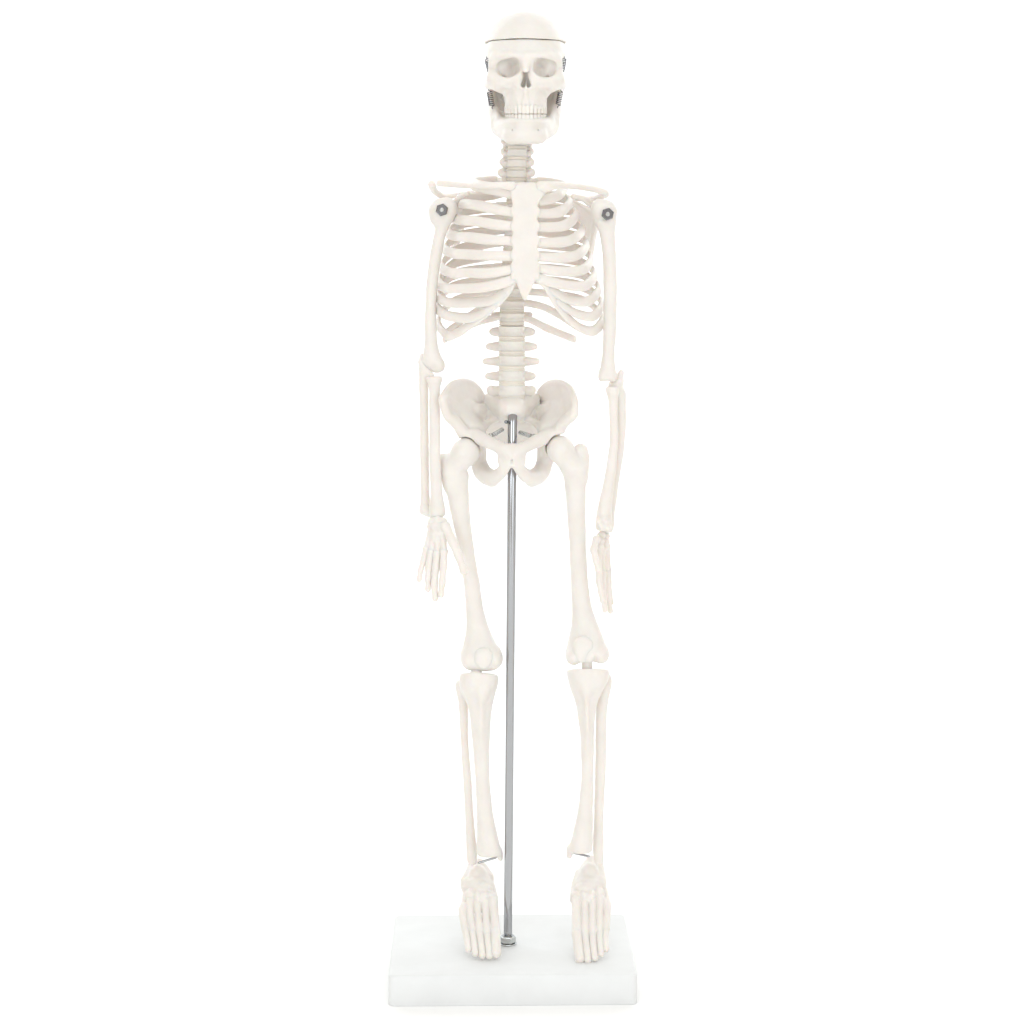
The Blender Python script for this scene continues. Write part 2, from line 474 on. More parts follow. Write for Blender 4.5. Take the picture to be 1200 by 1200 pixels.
# ---------------------------------------------------------------- spine
def spx(py): return np.interp(py, [165, 210, 300, 372, 480], [606.5, 605, 601.5, 599.8, 600])
def spy(py): return np.interp(py, [130, 185, 215, 260, 310, 372, 430, 470], [2, -2, 4, 14, 15, 8, 1, 1])
levels = []
for i in range(7): levels.append(('c', 130.3 + i * 12.2))
for i in range(12): levels.append(('t', 214.5 + i * 14.3))
for i in range(5): levels.append(('l', 388.0 + i * 17.3))
def spine_pt(py, dx=0, dy=0): return P(spx(py) + dx, py, spy(py) + dy)
for n, (kind, py) in enumerate(levels):
    s = Solid(0.32, 0.9, 0.07)
    c = spine_pt(py)
    if kind == 'c':
        hw, hh = 4.5, 1.2
        s.stack([(py - 4.2, spx(py) - 12, spx(py) + 12, spy(py)), (py, spx(py) - 11.2, spx(py) + 11.2, spy(py)), (py + 4.2, spx(py) - 12.2, spx(py) + 12.2, spy(py))], f=0.8, top=0.5, bot=0.5)
        wing = (16, 17, 18.5, 18.5, 18.5, 19.5, 21.5)[n]
        for sg in (-1, 1):
            s.chain([spine_pt(py + 1, sg * 8, 2.5), spine_pt(py - 1.5, sg * wing * 0.8, 2.5), spine_pt(py + 1.0, sg * (wing - 4), 1.5)], [2.4, 2.0, 1.3])
            s.chain([spine_pt(py - 5, sg * 12, 4.5), spine_pt(py + 6, sg * 13, 5)], [1.7, 1.7])
            s.ell(spine_pt(py - 3.4, sg * 12.5, 0.5), (0.9, 1.5, 0.65), mode='s', k=0.6)
        s.chain([spine_pt(py, 0, 6), spine_pt(py + 6, 0, 12)], [1.6, 1.1])
        gap = 12.2
    else:
        if kind == 't':
            w = np.interp(py, [214, 372], [10.5, 15.2]); hh = 4.9; gap = 14.3; fl = 0.95
        else:
            w = 15.9; hh = 6.0; gap = 17.3; fl = 0.85
        x, y = spx(py), spy(py)
        s.stack([(py - hh, x - w, x + w, y), (py - hh + 1.6, x - w + 0.3, x + w - 0.3, y), (py, x - w + 1.7, x + w - 1.7, y), (py + hh - 1.6, x - w + 0.2, x + w - 0.2, y), (py + hh, x - w, x + w, y)], f=fl, top=0.5, bot=0.5)
        if kind == 't':
            for sg in (-1, 1):
                s.chain([spine_pt(py - 2, sg * 6, 7), spine_pt(py - 3, sg * 15, 11), spine_pt(py - 3, sg * 21, 13)], [2.0, 1.5, 1.4])
            s.chain([spine_pt(py, 0, 6), spine_pt(py + 4, 0, 14), spine_pt(py + 16, 0, 19)], [2.2, 1.4, 1.0])
        else:
            li = n - 19
            wl, wr = (27, 31, 35, 32, 28.5)[li], (28, 30.5, 33, 28.5, 27)[li]
            for sg, ww in ((-1, wl), (1, wr)):
                up = 1.0 if li == 4 else 0
                s.chain([spine_pt(py + 0.5, sg * 10, 4), spine_pt(py + 0.8 + up * 0.3, sg * 20, 6), spine_pt(py + 0.8 - up, sg * (ww - 4), 6)], [2.7, 2.15, 1.55] if li < 4 else [2.6, 2.5, 2.2], u=(0, 1, 0), f=0.8)
                s.chain([spine_pt(py - 6, sg * 9, 6), spine_pt(py + 7, sg * 11, 7)], [1.5, 1.5])
            s.chain([spine_pt(py, 0, 6), spine_pt(py + 3, 0, 19)], [2.6, 1.5], u=(1, 0, 0), f=0.6)
            # fluted front of the vertebral body
            for q in np.linspace(-0.75, 0.75, 9):
                yy = y - w * 0.4 * fl * math.sqrt(1 - q * q)
                s.chain([P(x + q * (w - 1), py - 3.0, yy + 0.1), P(x + q * (w - 1), py + 3.0, yy + 0.1)], [0.28, 0.28], k=0.25, mode='s')
    v = s.build('vertebra', BONE, skel)
    # disc below
    py2 = py + gap / 2
    if True:
        d = Solid(0.3, 0.5, 0.03)
        w2 = 11.3 if kind == 'c' else (np.interp(py2, [214, 372], [10.3, 14.8]) if kind == 't' else 15.4)
        hd = 1.9 if kind == 'c' else (2.6 if kind == 't' else 3.1)
        x, y = spx(py2), spy(py2)
        d.stack([(py2 - hd, x - w2, x + w2, y), (py2 - hd * 0.4, x - w2 - 0.2, x + w2 + 0.2, y), (py2, x - w2 + 0.7, x + w2 - 0.7, y), (py2 + hd * 0.4, x - w2 - 0.2, x + w2 + 0.2, y), (py2 + hd, x - w2, x + w2, y)], f=0.86, top=0.3, bot=0.3)
        d.build('disc', DISC, v)

# ---------------------------------------------------------------- sternum
def stern_y(py): return np.interp(py, [210, 240, 330, 355], [-23, -27, -33.5, -32])
st = Solid(0.35, 1.5, 0.07)
st.stack([(213.5, 606, 628, stern_y(213)), (217, 600, 636, stern_y(217)), (222.5, 597, 641, stern_y(222)), (229, 598.5, 637, stern_y(229)), (240, 600.5, 630.5, stern_y(240)), (247, 600.5, 630, stern_y(247)),
          (270, 600.8, 629.5, stern_y(270)), (300, 600.8, 630.2, stern_y(300)), (318, 601.5, 630.8, stern_y(318)), (328, 604.5, 627, stern_y(328)), (335, 606.5, 624.5, stern_y(335)), (344, 610, 620.5, stern_y(344)), (352.5, 613.5, 616.8, stern_y(352))],
         f=0.26, top=1.5, bot=0.8, power=2.6)
for py in (247, 264, 281, 298, 312, 323):
    for sg, e in ((-1, 600.8), (1, 630.2)): st.ell(P(e, py + 1.5, stern_y(py) + 0.5), (1.1, 1.5, 1.9))
    st.ell(P(615.5, py - 7.5, stern_y(py) - 4.6), (6, 1.1, 0.35), mode='s', k=0.5)
st.build('sternum', BONE, skel)

# ---------------------------------------------------------------- ribs
ribL = {1: ([(599, 226), (585, 223), (570, 220), (560, 218)], (554, 215)), 2: ([(601, 249), (580, 245), (562, 241), (548, 239)], (539, 240)),
        3: ([(601, 265), (580, 263), (556, 259), (541, 258)], (531, 257)), 4: ([(601, 282.5), (575, 281), (550, 278), (535, 277)], (525, 275)),
        5: ([(601, 300), (572, 299.5), (548, 298), (532, 297)], (520.5, 294)), 6: ([(601, 316), (572, 320), (548, 319.5), (530, 320)], (516.5, 316)),
        7: ([(606, 325), (588, 332), (562, 337), (537, 338), (524, 338)], (513.5, 334)), 8: ([(592, 343), (576, 352), (555, 354.5), (535, 355), (521, 353)], (511, 348)),
        9: ([(580, 357), (564, 368), (548, 372.5), (530, 371), (519, 367)], (510, 360)), 10: ([(603, 327), (590, 346), (573, 363), (553, 379), (536, 390), (524, 393)], (513, 382))}
ribR = {1: ([(632, 236), (648, 232), (657, 226)], (663, 218)), 2: ([(630, 250), (648, 250), (660, 246)], (669, 237)),
        3: ([(630, 266), (652, 266), (666, 262)], (676, 252)), 4: ([(630, 284), (655, 284), (672, 280)], (683, 270)),
        5: ([(630, 301), (658, 302), (678, 298)], (688, 287)), 6: ([(630, 314.5), (658, 318), (683, 316)], (693, 304)),
        7: ([(629, 325), (648, 331), (670, 335), (687, 334)], (697.5, 323)), 8: ([(644, 338), (658, 347), (672, 352.5), (691, 352)], (702, 340)),
        9: ([(653, 352), (666, 362), (680, 369), (696, 370)], (705, 358)), 10: ([(631, 326), (642, 337), (651, 353), (664, 371), (682, 385), (697, 387)], (706, 377))}
def rib_normal(p):
    pyc = 290 - (p[2] - ZC) / 0.4
    c = vec((spx(pyc) - 600) * 0.4 + 1.5, -2.0, p[2])
    q = p - c; q[2] = 0.35 * np.linalg.norm(q)
    if p[2] < 300: q[2] = 0.15 * np.linalg.norm(q)
    return q
for side, data in ((-1, ribL), (1, ribR)):
    for i in range(1, 11):
        front, edge = data[i]
        pyT = levels[6 + i][1]
        half = abs(edge[0] - spx(pyT))
        back_y = np.interp(i, [1, 3, 6, 10], [17, 25, 29, 27])
        side_y = 2.0
        pts = [spine_pt(pyT - 2, side * 9, 6), P(spx(pyT) + side * 0.42 * half, pyT - 1 + 0.06 * (edge[1] - pyT), back_y),
               P(spx(pyT) + side * 0.80 * half, pyT + 0.27 * (edge[1] - pyT), back_y * 0.78), P(edge[0] - side * 0.5, pyT + 0.85 * (edge[1] - pyT), side_y + 4)]
        fr = front[::-1]
        e = edge[0]
        for px, py in fr:
            s_ = np.clip((px - e) / (615.5 - e), 0, 1)
            yf = stern_y(min(py, 330)) if i < 8 else np.interp(py, [325, 400], [-32, -24])
            pts.append(P(px, py, side_y - 4 + (yf - side_y + 4 + 1.0) * math.sqrt(max(0, 1 - (1 - s_) ** 2))))
        m_ = len(pts)
        w = np.interp(np.linspace(0, 1, m_), [0, 0.15, 0.3, 0.5, 0.8, 1], [1.9, 2.75, 2.75, 2.35, 2.55, 2.25])
        if i == 1: w = w * (1.2 if side < 0 else 1.0)
        if i == 10: w = np.interp(np.linspace(0, 1, m_), [0, 0.3, 0.5, 0.75, 1], [1.9, 2.5, 2.4, 2.4, 2.0])
        t = np.interp(np.linspace(0, 1, m_), [0, 0.3, 0.6, 1], [1.4, 1.1, 1.15, 1.4])
        V, F = sweep(pts, w, t, rib_normal, n=9, sides=14, cap=4, jitter=0.025)
        link_mesh('rib', V, F, BONE, skel)
floating = [[(609, 356, 13), (622, 356, 20), (640, 361, 22), (658, 371, 18), (674, 382, 10), (690, 389, 0)],
            [(609, 371, 12), (622, 375, 18), (640, 384, 20), (658, 391.5, 17), (673, 397.5, 12)],
            [(591, 357, 13), (578, 357, 20), (560, 364, 22), (540, 377, 17), (524, 389, 8)],
            [(591, 371, 12), (578, 373, 18), (560, 377.5, 20), (540, 387, 15), (521, 398, 8)]]
for pts in floating:
    V, F = sweep([P(*p) for p in pts], np.interp(np.linspace(0, 1, len(pts)), [0, 0.3, 1], [1.6, 2.05, 1.9]), 1.15, rib_normal, n=9, sides=14, cap=4, jitter=0.025)
    link_mesh('rib', V, F, BONE, skel)

# ---------------------------------------------------------------- shoulder girdle
V, F = sweep([P(600, 218.5, -25), P(588, 217, -26), (P(570, 217.5, -24)), P(548, 217.5, -15), P(530, 216, -6), P(514, 214.8, -2)], [2.3, 1.7, 1.45, 1.4, 1.5, 1.6], [2.0, 1.6, 1.4, 1.35, 1.3, 1.2], n=9, jitter=0.02)
link_mesh('clavicle', V, F, BONE, skel)
V, F = sweep([P(633, 219.5, -25), P(642, 218.5, -26), P(655, 217, -22), P(676, 218.5, -12), P(695, 221.5, -4), P(709.5, 225.5, 0)], [2.9, 2.5, 1.7, 1.5, 1.5, 1.55], [2.2, 1.9, 1.5, 1.4, 1.3, 1.25], n=9, jitter=0.02)
link_mesh('clavicle', V, F, BONE, skel)

def scapula(glen, sup, inf, acr_path, cor):
    s = Solid(0.4, 1.3, 0.08)
    g, a, b = P(*glen), P(*sup), P(*inf)
    for t in np.linspace(0, 1, 12):
        e = a * (1 - t) + b * t + vec(0, 3 * math.sin(math.pi * t), 0)
        s.chain([g, (g + e) / 2 + vec(0, 1.2, 0), e], [1.3, 0.9, 0.9], n=4)
    s.chain([g, (g + b) / 2, b], [1.8, 1.4, 1.5], n=4)
    s.chain([a, (a + b) / 2 + vec(0, 3, 0), b], [1.1, 1.1, 1.4], n=5)
    s.ell(g, (2.4, 3.2, 4.2))
    s.chain([P(*q) for q in acr_path], np.interp(np.linspace(0, 1, len(acr_path)), [0, 0.5, 1], [1.1, 1.5, 1.9]), n=6)
    s.chain([P(*q) for q in cor], [2.0, 1.5, 1.3], n=5)
    return s.build('scapula', BONE, skel)
scapula((535, 243, 7), (554, 227, 27), (532, 296, 32), [(553, 226, 29), (535, 229, 24), (519, 230, 14), (509, 223, 6), (506, 216, -1)], [(533, 239, 5), (540, 231, 2), (548, 227, -1)])
scapula((701, 251, 8), (663, 231, 27), (691.5, 297, 31), [(664, 231, 30), (680, 233, 24), (694, 233, 14), (703, 230, 6), (709.5, 227.5, 1)], [(695, 241, 5), (684, 233, -1), (672, 230, -6)])

# ---------------------------------------------------------------- arms
def bolt(px, py, y, parent):
    c = P(px, py, y)
    parts = [prism(c, (0, -1, 0), 2.3, 0.5, 28, 0.12), prism(c + vec(0, -0.5, 0), (0, -1, 0), 3.0, 1.6, 6, 0.55, 0.3), prism(c + vec(0, -2.1, 0), (0, -1, 0), 1.0, 0.9, 18, 0.3)]
    V, F = merge(parts)
    o = link_mesh('shoulder_bolt', V, F, DARK, parent, smooth=False)
    o.data.materials.append(GREYM); o.data.materials.append(ZINC)
    n0, n1 = len(parts[0][1]), len(parts[0][1]) + len(parts[1][1])
    for q in o.data.polygons: q.material_index = 0 if q.index < n0 else (1 if q.index < n1 else 2)
    return o

h = Solid(0.4, 1.8, 0.12)
Y = -6
h.stack([(256, 507, 532, Y), (266, 509.5, 526.5, Y), (280, 507.5, 521.5, Y), (300, 503.5, 518, Y), (330, 500, 513.2, Y), (365, 498, 511.5, Y), (395, 497.6, 512, Y), (410, 496.5, 514.5, Y), (420, 496, 518, Y), (427, 499, 520, Y)], f=0.95, top=2, bot=2)
h.ell(P(519, 247, Y), (6.4, 5.2, 6.0)); h.ell(P(525, 244, Y + 2), (4.2, 5, 5)); h.ell(P(513, 250, Y), (4, 4.2, 6))
h.ell(P(514.5, 428, Y), (2.3, 3.2, 3.0)); h.chain([P(499, 423, Y), P(509, 431, Y), P(515, 430, Y)], [1.6, 2.2, 2.2])
hl = h.build('humerus', BONE, skel)
bolt(518, 246, Y - 4.9, hl)
h = Solid(0.4, 1.8, 0.12)
h.stack([(258, 694, 722, Y), (270, 701, 721.3, Y), (285, 704.5, 721.3, Y), (305, 706.3, 722.3, Y), (340, 707, 723, Y), (380, 706.8, 722.6, Y), (408, 706, 720.5, Y), (425, 704.5, 720.8, Y), (436, 702.8, 721.8, Y), (446, 702.5, 721.5, Y)], f=0.95, top=2, bot=1.5)
h.ell(P(709, 247, Y), (5.6, 5.2, 5.2)); h.ell(P(702, 246, Y + 1), (4.0, 5, 5)); h.ell(P(715, 252, Y), (2.9, 4.2, 5.4))
h.ell(P(706, 440, Y), (1.8, 2.8, 2.6)); h.ell(P(718, 441, Y), (1.8, 2.8, 2.4))
hr = h.build('humerus', BONE, skel)
bolt(712, 251, Y - 4.9, hr)

u = Solid(0.38, 1.3, 0.1); Y = -5
u.stack([(424, 491.5, 500, Y), (432, 490.3, 502.5, Y), (441, 490.8, 505, Y), (455, 491.0, 502.3, Y), (480, 491.6, 502.2, Y), (530, 492.2, 502.6, Y), (575, 492.8, 503.4, Y), (590, 492.6, 504, Y), (600.5, 492.6, 505, Y)], f=0.95, top=1.5, bot=0.7)
u.chain([P(494, 424, Y), P(495, 417.5, Y + 3)], [1.7, 1.4]); u.chain([P(497.5, 597.5, Y), P(505, 602, Y - 2)], [2.4, 2.0]); u.chain([P(499, 434, Y - 1), P(506, 440, Y - 3)], [2.0, 1.2])
u.build('ulna', BONE, skel)
r = Solid(0.38, 1.3, 0.1); Y = -10
r.stack([(441, 500, 517.8, Y), (446, 499.8, 518.2, Y), (452, 502, 516.5, Y), (465, 502.8, 515.4, Y), (500, 503.0, 515.8, Y), (540, 503.2, 516.4, Y), (575, 504.5, 518.5, Y), (590, 503.5, 521, Y), (600, 503, 522.2, Y), (605, 504.5, 521.5, Y)], f=0.9, top=0.8, bot=0.9)
r.ell(P(511, 606.5, Y), (3.0, 2.0, 1.0))
r.build('radius', BONE, skel)
u = Solid(0.38, 1.3, 0.1); Y = -3
u.stack([(444, 716, 731, Y), (452, 712, 730, Y), (460, 714, 733.5, Y), (475, 719, 734, Y), (500, 721, 733.5, Y), (530, 719, 731, Y), (565, 712, 725.5, Y), (600, 706, 721, Y), (615, 704, 720, Y), (624, 705, 717.5, Y)], f=0.9, top=1.5, bot=1.0)
u.chain([P(725, 446, Y), P(728, 436.5, Y + 2)], [2.2, 1.5])
u.build('ulna', BONE, skel)
r = Solid(0.38, 1.3, 0.1); Y = -8
r.stack([(453, 710, 725, Y), (459, 710, 726, Y), (468, 712.5, 724.5, Y), (490, 714, 724, Y), (518, 714, 724.5, Y), (550, 709.8, 722, Y), (583, 703, 718, Y), (602, 699, 717, Y), (614, 697.5, 717.5, Y), (622, 698.5, 716, Y)], f=0.9, top=0.8, bot=1.0)
for c in ((701, 611), (705, 617), (711, 613), (708, 607), (713, 619)): r.ell(P(*c, Y - 3), (1.2, 1.2, 1.2), k=1.2)
r.build('radius', BONE, skel)

def hand(carpals, palm, fingers):
    s = Solid(0.3, 0.9, 0.08)
    for px, py, y, rr in carpals: s.ell(P(px, py, y), (rr * 1.1, rr * 0.9, rr))
    for pts, rad in palm: s.chain([P(*q) for q in pts], rad, n=5, k=0.8)
    o = s.build('hand', BONE, skel)
    for pts, rr in fingers:
        f = Solid(0.26, 0.5, 0.05)
        pp = [P(*q) for q in pts]
        # shafts pinched between knuckles
        Q, R_ = [], []
        for i in range(len(pp)):
            Q.append(pp[i]); R_.append(rr * (1.4 - 0.11 * i))
            if i < len(pp) - 1:
                Q.append((pp[i] + pp[i + 1]) / 2); R_.append(rr * (1.18 - 0.11 * i))
        f.chain(Q, R_, n=5)
        f.build('finger', BONE, o)
    return o
hand([(507, 611, -12, 2.0), (513, 610, -13, 2.2), (519, 611.5, -13, 2.0), (505.5, 617, -12, 2.0), (511, 617, -14, 2.2), (517, 617.5, -15, 2.1), (522, 616, -16, 1.9), (506, 624, -12, 1.9), (512, 624, -14, 2.1), (518, 625, -15, 2.1)],
     [([(505, 622, -12), (501.5, 633, -12), (499.5, 643, -13)], [1.6, 1.25, 1.4]), ([(509, 624, -13), (506.5, 635, -13), (505, 647, -14)], [1.7, 1.3, 1.5]),
      ([(514, 625, -14), (513, 637, -14.5), (512.2, 648, -15)], [1.7, 1.35, 1.6]), ([(519.5, 624, -15), (520, 636, -15.5), (520.4, 646, -16)], [1.7, 1.4, 1.6]),
      ([(511, 627, -13), (511, 634, -13.5)], [3.0, 1.6])],
     [([(499.5, 643, -13), (496, 657, -14), (493, 668, -15), (491.2, 679, -15.5)], 1.25), ([(505, 647, -14), (502.5, 663, -15), (501.5, 678, -16), (501.3, 690.5, -16.5)], 1.35),
      ([(512.2, 648, -15), (510.5, 666, -16), (509, 685, -17), (510, 701, -17.5)], 1.45), ([(520.4, 646, -16), (519.7, 663, -17), (518.2, 683, -18), (516.6, 697, -18)], 1.4),
      ([(522, 617, -16), (530.5, 635, -19), (537, 650, -20.5), (543.5, 669, -21)], 1.8)])
hand([(705, 627, -6, 2.0), (710, 628, -3, 1.8), (703, 634, -8, 2.0), (709, 635, -4, 2.1), (702, 641, -9, 2.0), (708, 642, -4, 2.0), (711, 640, 0, 1.7)],
     [([(703, 642, -9), (702, 655, -10), (701.5, 668, -11)], [1.6, 1.2, 1.4]), ([(706, 644, -5), (706, 657, -6), (706, 671, -6.5)], [1.7, 1.2, 1.4]),
      ([(709.5, 644, -1), (710, 657, -1), (710.3, 671, -1)], [1.6, 1.2, 1.4]), ([(711.5, 643, 2), (712.6, 655, 3), (713.2, 668, 4)], [1.5, 1.1, 1.3])],
     [([(701.5, 668, -11), (702, 682, -11.5), (704, 694, -12), (706, 704, -12)], 1.2), ([(706, 671, -6.5), (706.3, 686, -7), (707.3, 700, -7), (709, 715, -7)], 1.25),
      ([(710.3, 671, -1), (711, 687, -1), (713, 702, -1), (715.5, 716, -1)], 1.25), ([(713.2, 668, 4), (713.6, 682, 4), (714.8, 695, 4), (716.5, 706, 4)], 1.1),
      ([(699, 632, -12), (695.5, 644, -17), (698, 656, -20), (701, 668, -22)], 1.35)])

# ---------------------------------------------------------------- pelvis
p = Solid(0.4, 2.0, 0.12)
crestL = [(534, 495, -10), (525, 487, -13), (518.5, 470, -17), (521.5, 461, -13), (528, 452, -6), (536, 448, 1), (545, 447, 8), (554, 450.5, 14), (561, 458, 19), (566.5, 468, 21), (569, 475, 18), (572, 484, 13)]
crestR = [(660, 495, -10), (667, 491, -13), (672.5, 485, -15), (673.5, 472, -13), (671, 461, -8), (665, 453, -1), (655, 448.5, 6), (644, 449.5, 13), (635, 457, 18), (630, 469, 21), (629, 476, 18), (627, 485, 13)]
rootL, rootR = P(556, 503, -1), P(641, 503, -1)
for crest, root, sg in ((crestL, rootL, -1), (crestR, rootR, 1)):
    cp = catmull([P(*q) for q in crest], 6)
    for q in cp:
        mid = (root + q) / 2 + vec(sg * 1.2, 2.5, -0.5)
        p.chain([root, mid, q], [2.6, 1.0, 1.0], n=4, k=1.6)
    p.chain(cp, np.interp(np.linspace(0, 1, len(cp)), [0, 0.3, 0.6, 1], [1.6, 1.3, 1.2, 1.6]), n=2, k=1.2)
# lower edge of the wings to the sockets
p.chain([P(520, 471, -16), P(524.5, 487, -13), P(534, 494, -10), P(543, 507, -7), P(550, 516, -5)], [1.4, 1.5, 2.4, 3.2, 3.8])
p.chain([P(672, 486, -15), P(664, 492, -12), P(658, 499, -9), P(653, 509, -7), P(647, 516, -5)], [1.6, 2.0, 2.6, 3.2, 3.6])
for X in (lambda v: v, lambda v: 1199.5 - v):
    L = X(0) == 0
    p.ell(P(X(556), 520, -2), (5.5, 6, 6.5)); p.ell(P(X(591.5), 538, -18.5), (3.3, 2.3, 4.6), k=2.5)
    # sacro-iliac junction and pelvic brim
    p.chain([P(X(558), 480, 8), P(X(570), 482, 12), P(X(582), 486, 9)], [3.0, 3.2, 2.6])
    p.chain([P(X(585), 489, 6), P(X(573), 495, 6), P(X(566), 501, 2), P(X(560), 509, -3)], [1.5, 1.7, 2.2, 3.0])
    p.ell(P(X(573.5), 559.5, -1), (4.6, 4, 3.6), k=2)
    # upper pubic branch
    p.chain([P(X(557), 511, -7), P(X(567), 515.5, -11), P(X(580), 521.5, -16), P(X(591), 527, -19.5), P(X(600), 532, -20)], [3.6, 3.2, 2.9, 3.0, 3.4])
    # sitting bone and lower branch
    p.chain([P(X(559), 527, 1), P(X(561), 541, 4), P(X(566), 554, 2), P(X(576), 561.2, -4)], [4.4, 3.9, 4.2, 3.7], k=1.5)
    p.chain([P(X(576), 560.5, -4), P(X(585), 556, -12), P(X(592.5), 546, -18), P(X(598), 535, -20)], [3.7, 3.0, 2.5, 2.4], k=1.2)
    if L: p.chain([P(523, 465, -15.5), P(517.5, 468.3, -17)], [1.3, 0.5], k=1.0)
    # socket cup
    hc = P(545, 529.5, -8) if L else P(656.5, 525.5, -8)
    p.ell(hc, 7.0, k=0.6, mode='s')
p.ell(P(599.8, 533, -20), (3.0, 2.2, 5.0))
p.ell(P(599.8, 541, -22.3), (0.5, 0.8, 3.2), k=0.6, mode='s')
pelvis = p.build('pelvis', BONE, skel)
s = Solid(0.38, 1.8, 0.12)
s.ell(P(600, 476, -1), (7.0, 8.0, 5.0)); s.ell(P(600, 482, 0), (6.6, 8.8, 3.6))
for sg in (-1, 1):
    s.chain([P(600 + sg * 8, 474, 3), P(600 + sg * 18, 472, 9), P(600 + sg * 27, 467, 15)], [4.6, 4.0, 2.6])
    s.chain([P(600 + sg * 8, 482, 6), P(600 + sg * 17, 485, 11), P(600 + sg * 24, 482, 13)], [4.4, 4.2, 3.4])
    for py in (487, 495): s.ell(P(600 + sg * 14, py, 5 + (py - 480) * 0.3), (1.0, 2.2, 0.8), k=0.8, mode='s')
for dx in (-21, -9, 9, 21):
    s.chain([P(600 + dx, 482, 12), P(600 + dx, 497, 19), P(600 + dx * 0.8, 510, 23), P(600 + dx * 0.4, 522, 23)], [6.0, 6.4, 5.4, 3.4], u=(0, 1, 0), f=0.45)
s.build('sacrum', BONE, pelvis)
for a, b in (((574.5, 511.5, -8), (588.5, 503.5, 3)), ((625, 512, -8), (609.5, 507, 3))):
    a, b = P(*a), P(*b); d = (b - a) / np.linalg.norm(b - a)
    parts = [sweep([a, (a + b) / 2, b], 0.85, 0.85, n=3, sides=14, cap=1)]
    for q in np.linspace(0.18, 0.98, 11):
        parts.append(prism(a + (b - a) * q, d, 1.08, 0.45, 14, 0.2))
    parts.append(prism(a - d * 0.6, d, 1.5, 1.3, 6, 0.25))
    V, F = merge(parts)
    link_mesh('screw', V, F, ZINC, pelvis)

# ---------------------------------------------------------------- legs
f = Solid(0.42, 2.0, 0.13); Y = -6
f.stack([(552, 518, 551, Y), (562, 519.5, 549.5, Y), (580, 523.5, 549.5, Y), (605, 529, 551, Y), (630, 534.5, 553.8, Y), (655, 539.5, 557.5, Y), (680, 543, 562, Y), (710, 545.8, 566, Y), (735, 546.2, 573, Y), (750, 543.8, 579.5, Y), (760, 541.8, 584.5, Y), (769, 541, 587.3, Y), (777, 543, 586, Y), (785, 550, 580, Y)], f=0.86, top=3, bot=2)
f.ell(P(545.5, 530, -8), 6.5, k=2.5); f.chain([P(544, 533, -8), P(531, 548, -6)], [5.0, 5.4], k=2.5)
f.chain([P(518.8, 535, -4), P(523.5, 547, -4), P(529, 566, -6)], [1.2, 3.2, 4.0], k=2.5); f.chain([P(521.5, 539, -5), P(538, 541, -7)], [2.4, 4.0], k=2.5)
f.ell(P(549.5, 771, Y - 1), (3.7, 7, 5.0)); f.ell(P(579.5, 770, Y - 1), (3.7, 7, 5.2))
fl = f.build('femur', BONE, skel)
s = Solid(0.35, 1.0, 0.12); s.ell(P(566.5, 770.5, Y - 6.8), (4.5, 2.3, 4.6)); s.ell(P(566.5, 776, Y - 7), (2.6, 2.0, 3.4))
s.build('patella', BONE, fl)
f = Solid(0.42, 2.0, 0.13)
f.stack([(545, 655, 689.5, Y), (558, 660, 688.0, Y), (575, 662.2, 686.6, Y), (600, 664.2, 686.3, Y), (630, 666.5, 686.8, Y), (660, 668, 687.8, Y), (690, 669.2, 690, Y), (712, 670, 694, Y), (730, 669.8, 700, Y), (745, 667, 706, Y), (757, 664.6, 710.5, Y), (766, 664.2, 712.5, Y), (773.5, 666, 711, Y)], f=0.86, top=3, bot=2)
f.ell(P(656.5, 526, -8), 6.3, k=2.5); f.chain([P(658, 529, -8), P(671, 545, -6)], [4.9, 5.2], k=2.5)
f.chain([P(680.5, 528, -4), P(682.5, 540, -4), P(681, 560, -6)], [3.4, 3.4, 3.0], k=2.0)
f.ell(P(672, 768, Y - 1), (3.5, 7, 4.2)); f.ell(P(704.5, 765.5, Y - 1), (3.6, 7, 4.2)); f.ell(P(697.5, 775, Y - 8), (0.7, 2, 2), mode='s', k=2)
fr_ = f.build('femur', BONE, skel)
s = Solid(0.35, 1.0, 0.12); s.ell(P(683, 758, Y - 6.6), (4.8, 2.3, 5.0)); s.ell(P(682, 767, Y - 6.6), (3.6, 2.0, 3.8))
s.build('patella', BONE, fr_)
V, F = sweep([P(558, 782, -9), P(558.5, 788, -9), P(559, 794, -9)], 2.5, 2.5, n=4); link_mesh('knee_peg', V, F, BONE, skel)
V, F = sweep([P(687.5, 770, -9), P(688, 780, -9), P(688, 790, -9)], 2.5, 2.5, n=4); link_mesh('knee_peg', V, F, BONE, skel)

t = Solid(0.4, 1.6, 0.12); Y = -7
t.stack([(784, 541, 582, Y), (793, 538.5, 584.3, Y), (802, 538, 584, Y), (812, 541, 581, Y), (826, 547.5, 577.5, Y), (845, 551, 575, Y), (870, 553.8, 574, Y), (905, 556.5, 573.5, Y), (937, 558.2, 575.6, Y), (960, 558.8, 579, Y), (980, 558.8, 583.5, Y), (995, 558.5, 587.5, Y), (1002, 559.5, 588.7, Y)], f=0.85, top=1.2, bot=1.2)
t.chain([P(584, 998, Y), P(586.5, 1006, Y)], [1.9, 1.2], k=1.5)
t.ell(P(556, 790, Y), (1.8, 4, 1.1)); t.ell(P(566, 811, Y - 6.2), (2.7, 2.2, 3.4), k=2.5); t.chain([P(564, 812, Y - 6.5), P(564, 845, Y - 4), P(566, 900, Y - 0.5)], [1.4, 0.9, 0.4], k=2)
t.plane(P(561, 787.3, -18), (0.03, 0.28, 1), 1.2); t.ell(P(558, 788.5, Y - 4), (2.2, 3, 1.2), k=1.2)
tl = t.build('tibia', BONE, skel)
t = Solid(0.4, 1.6, 0.12)
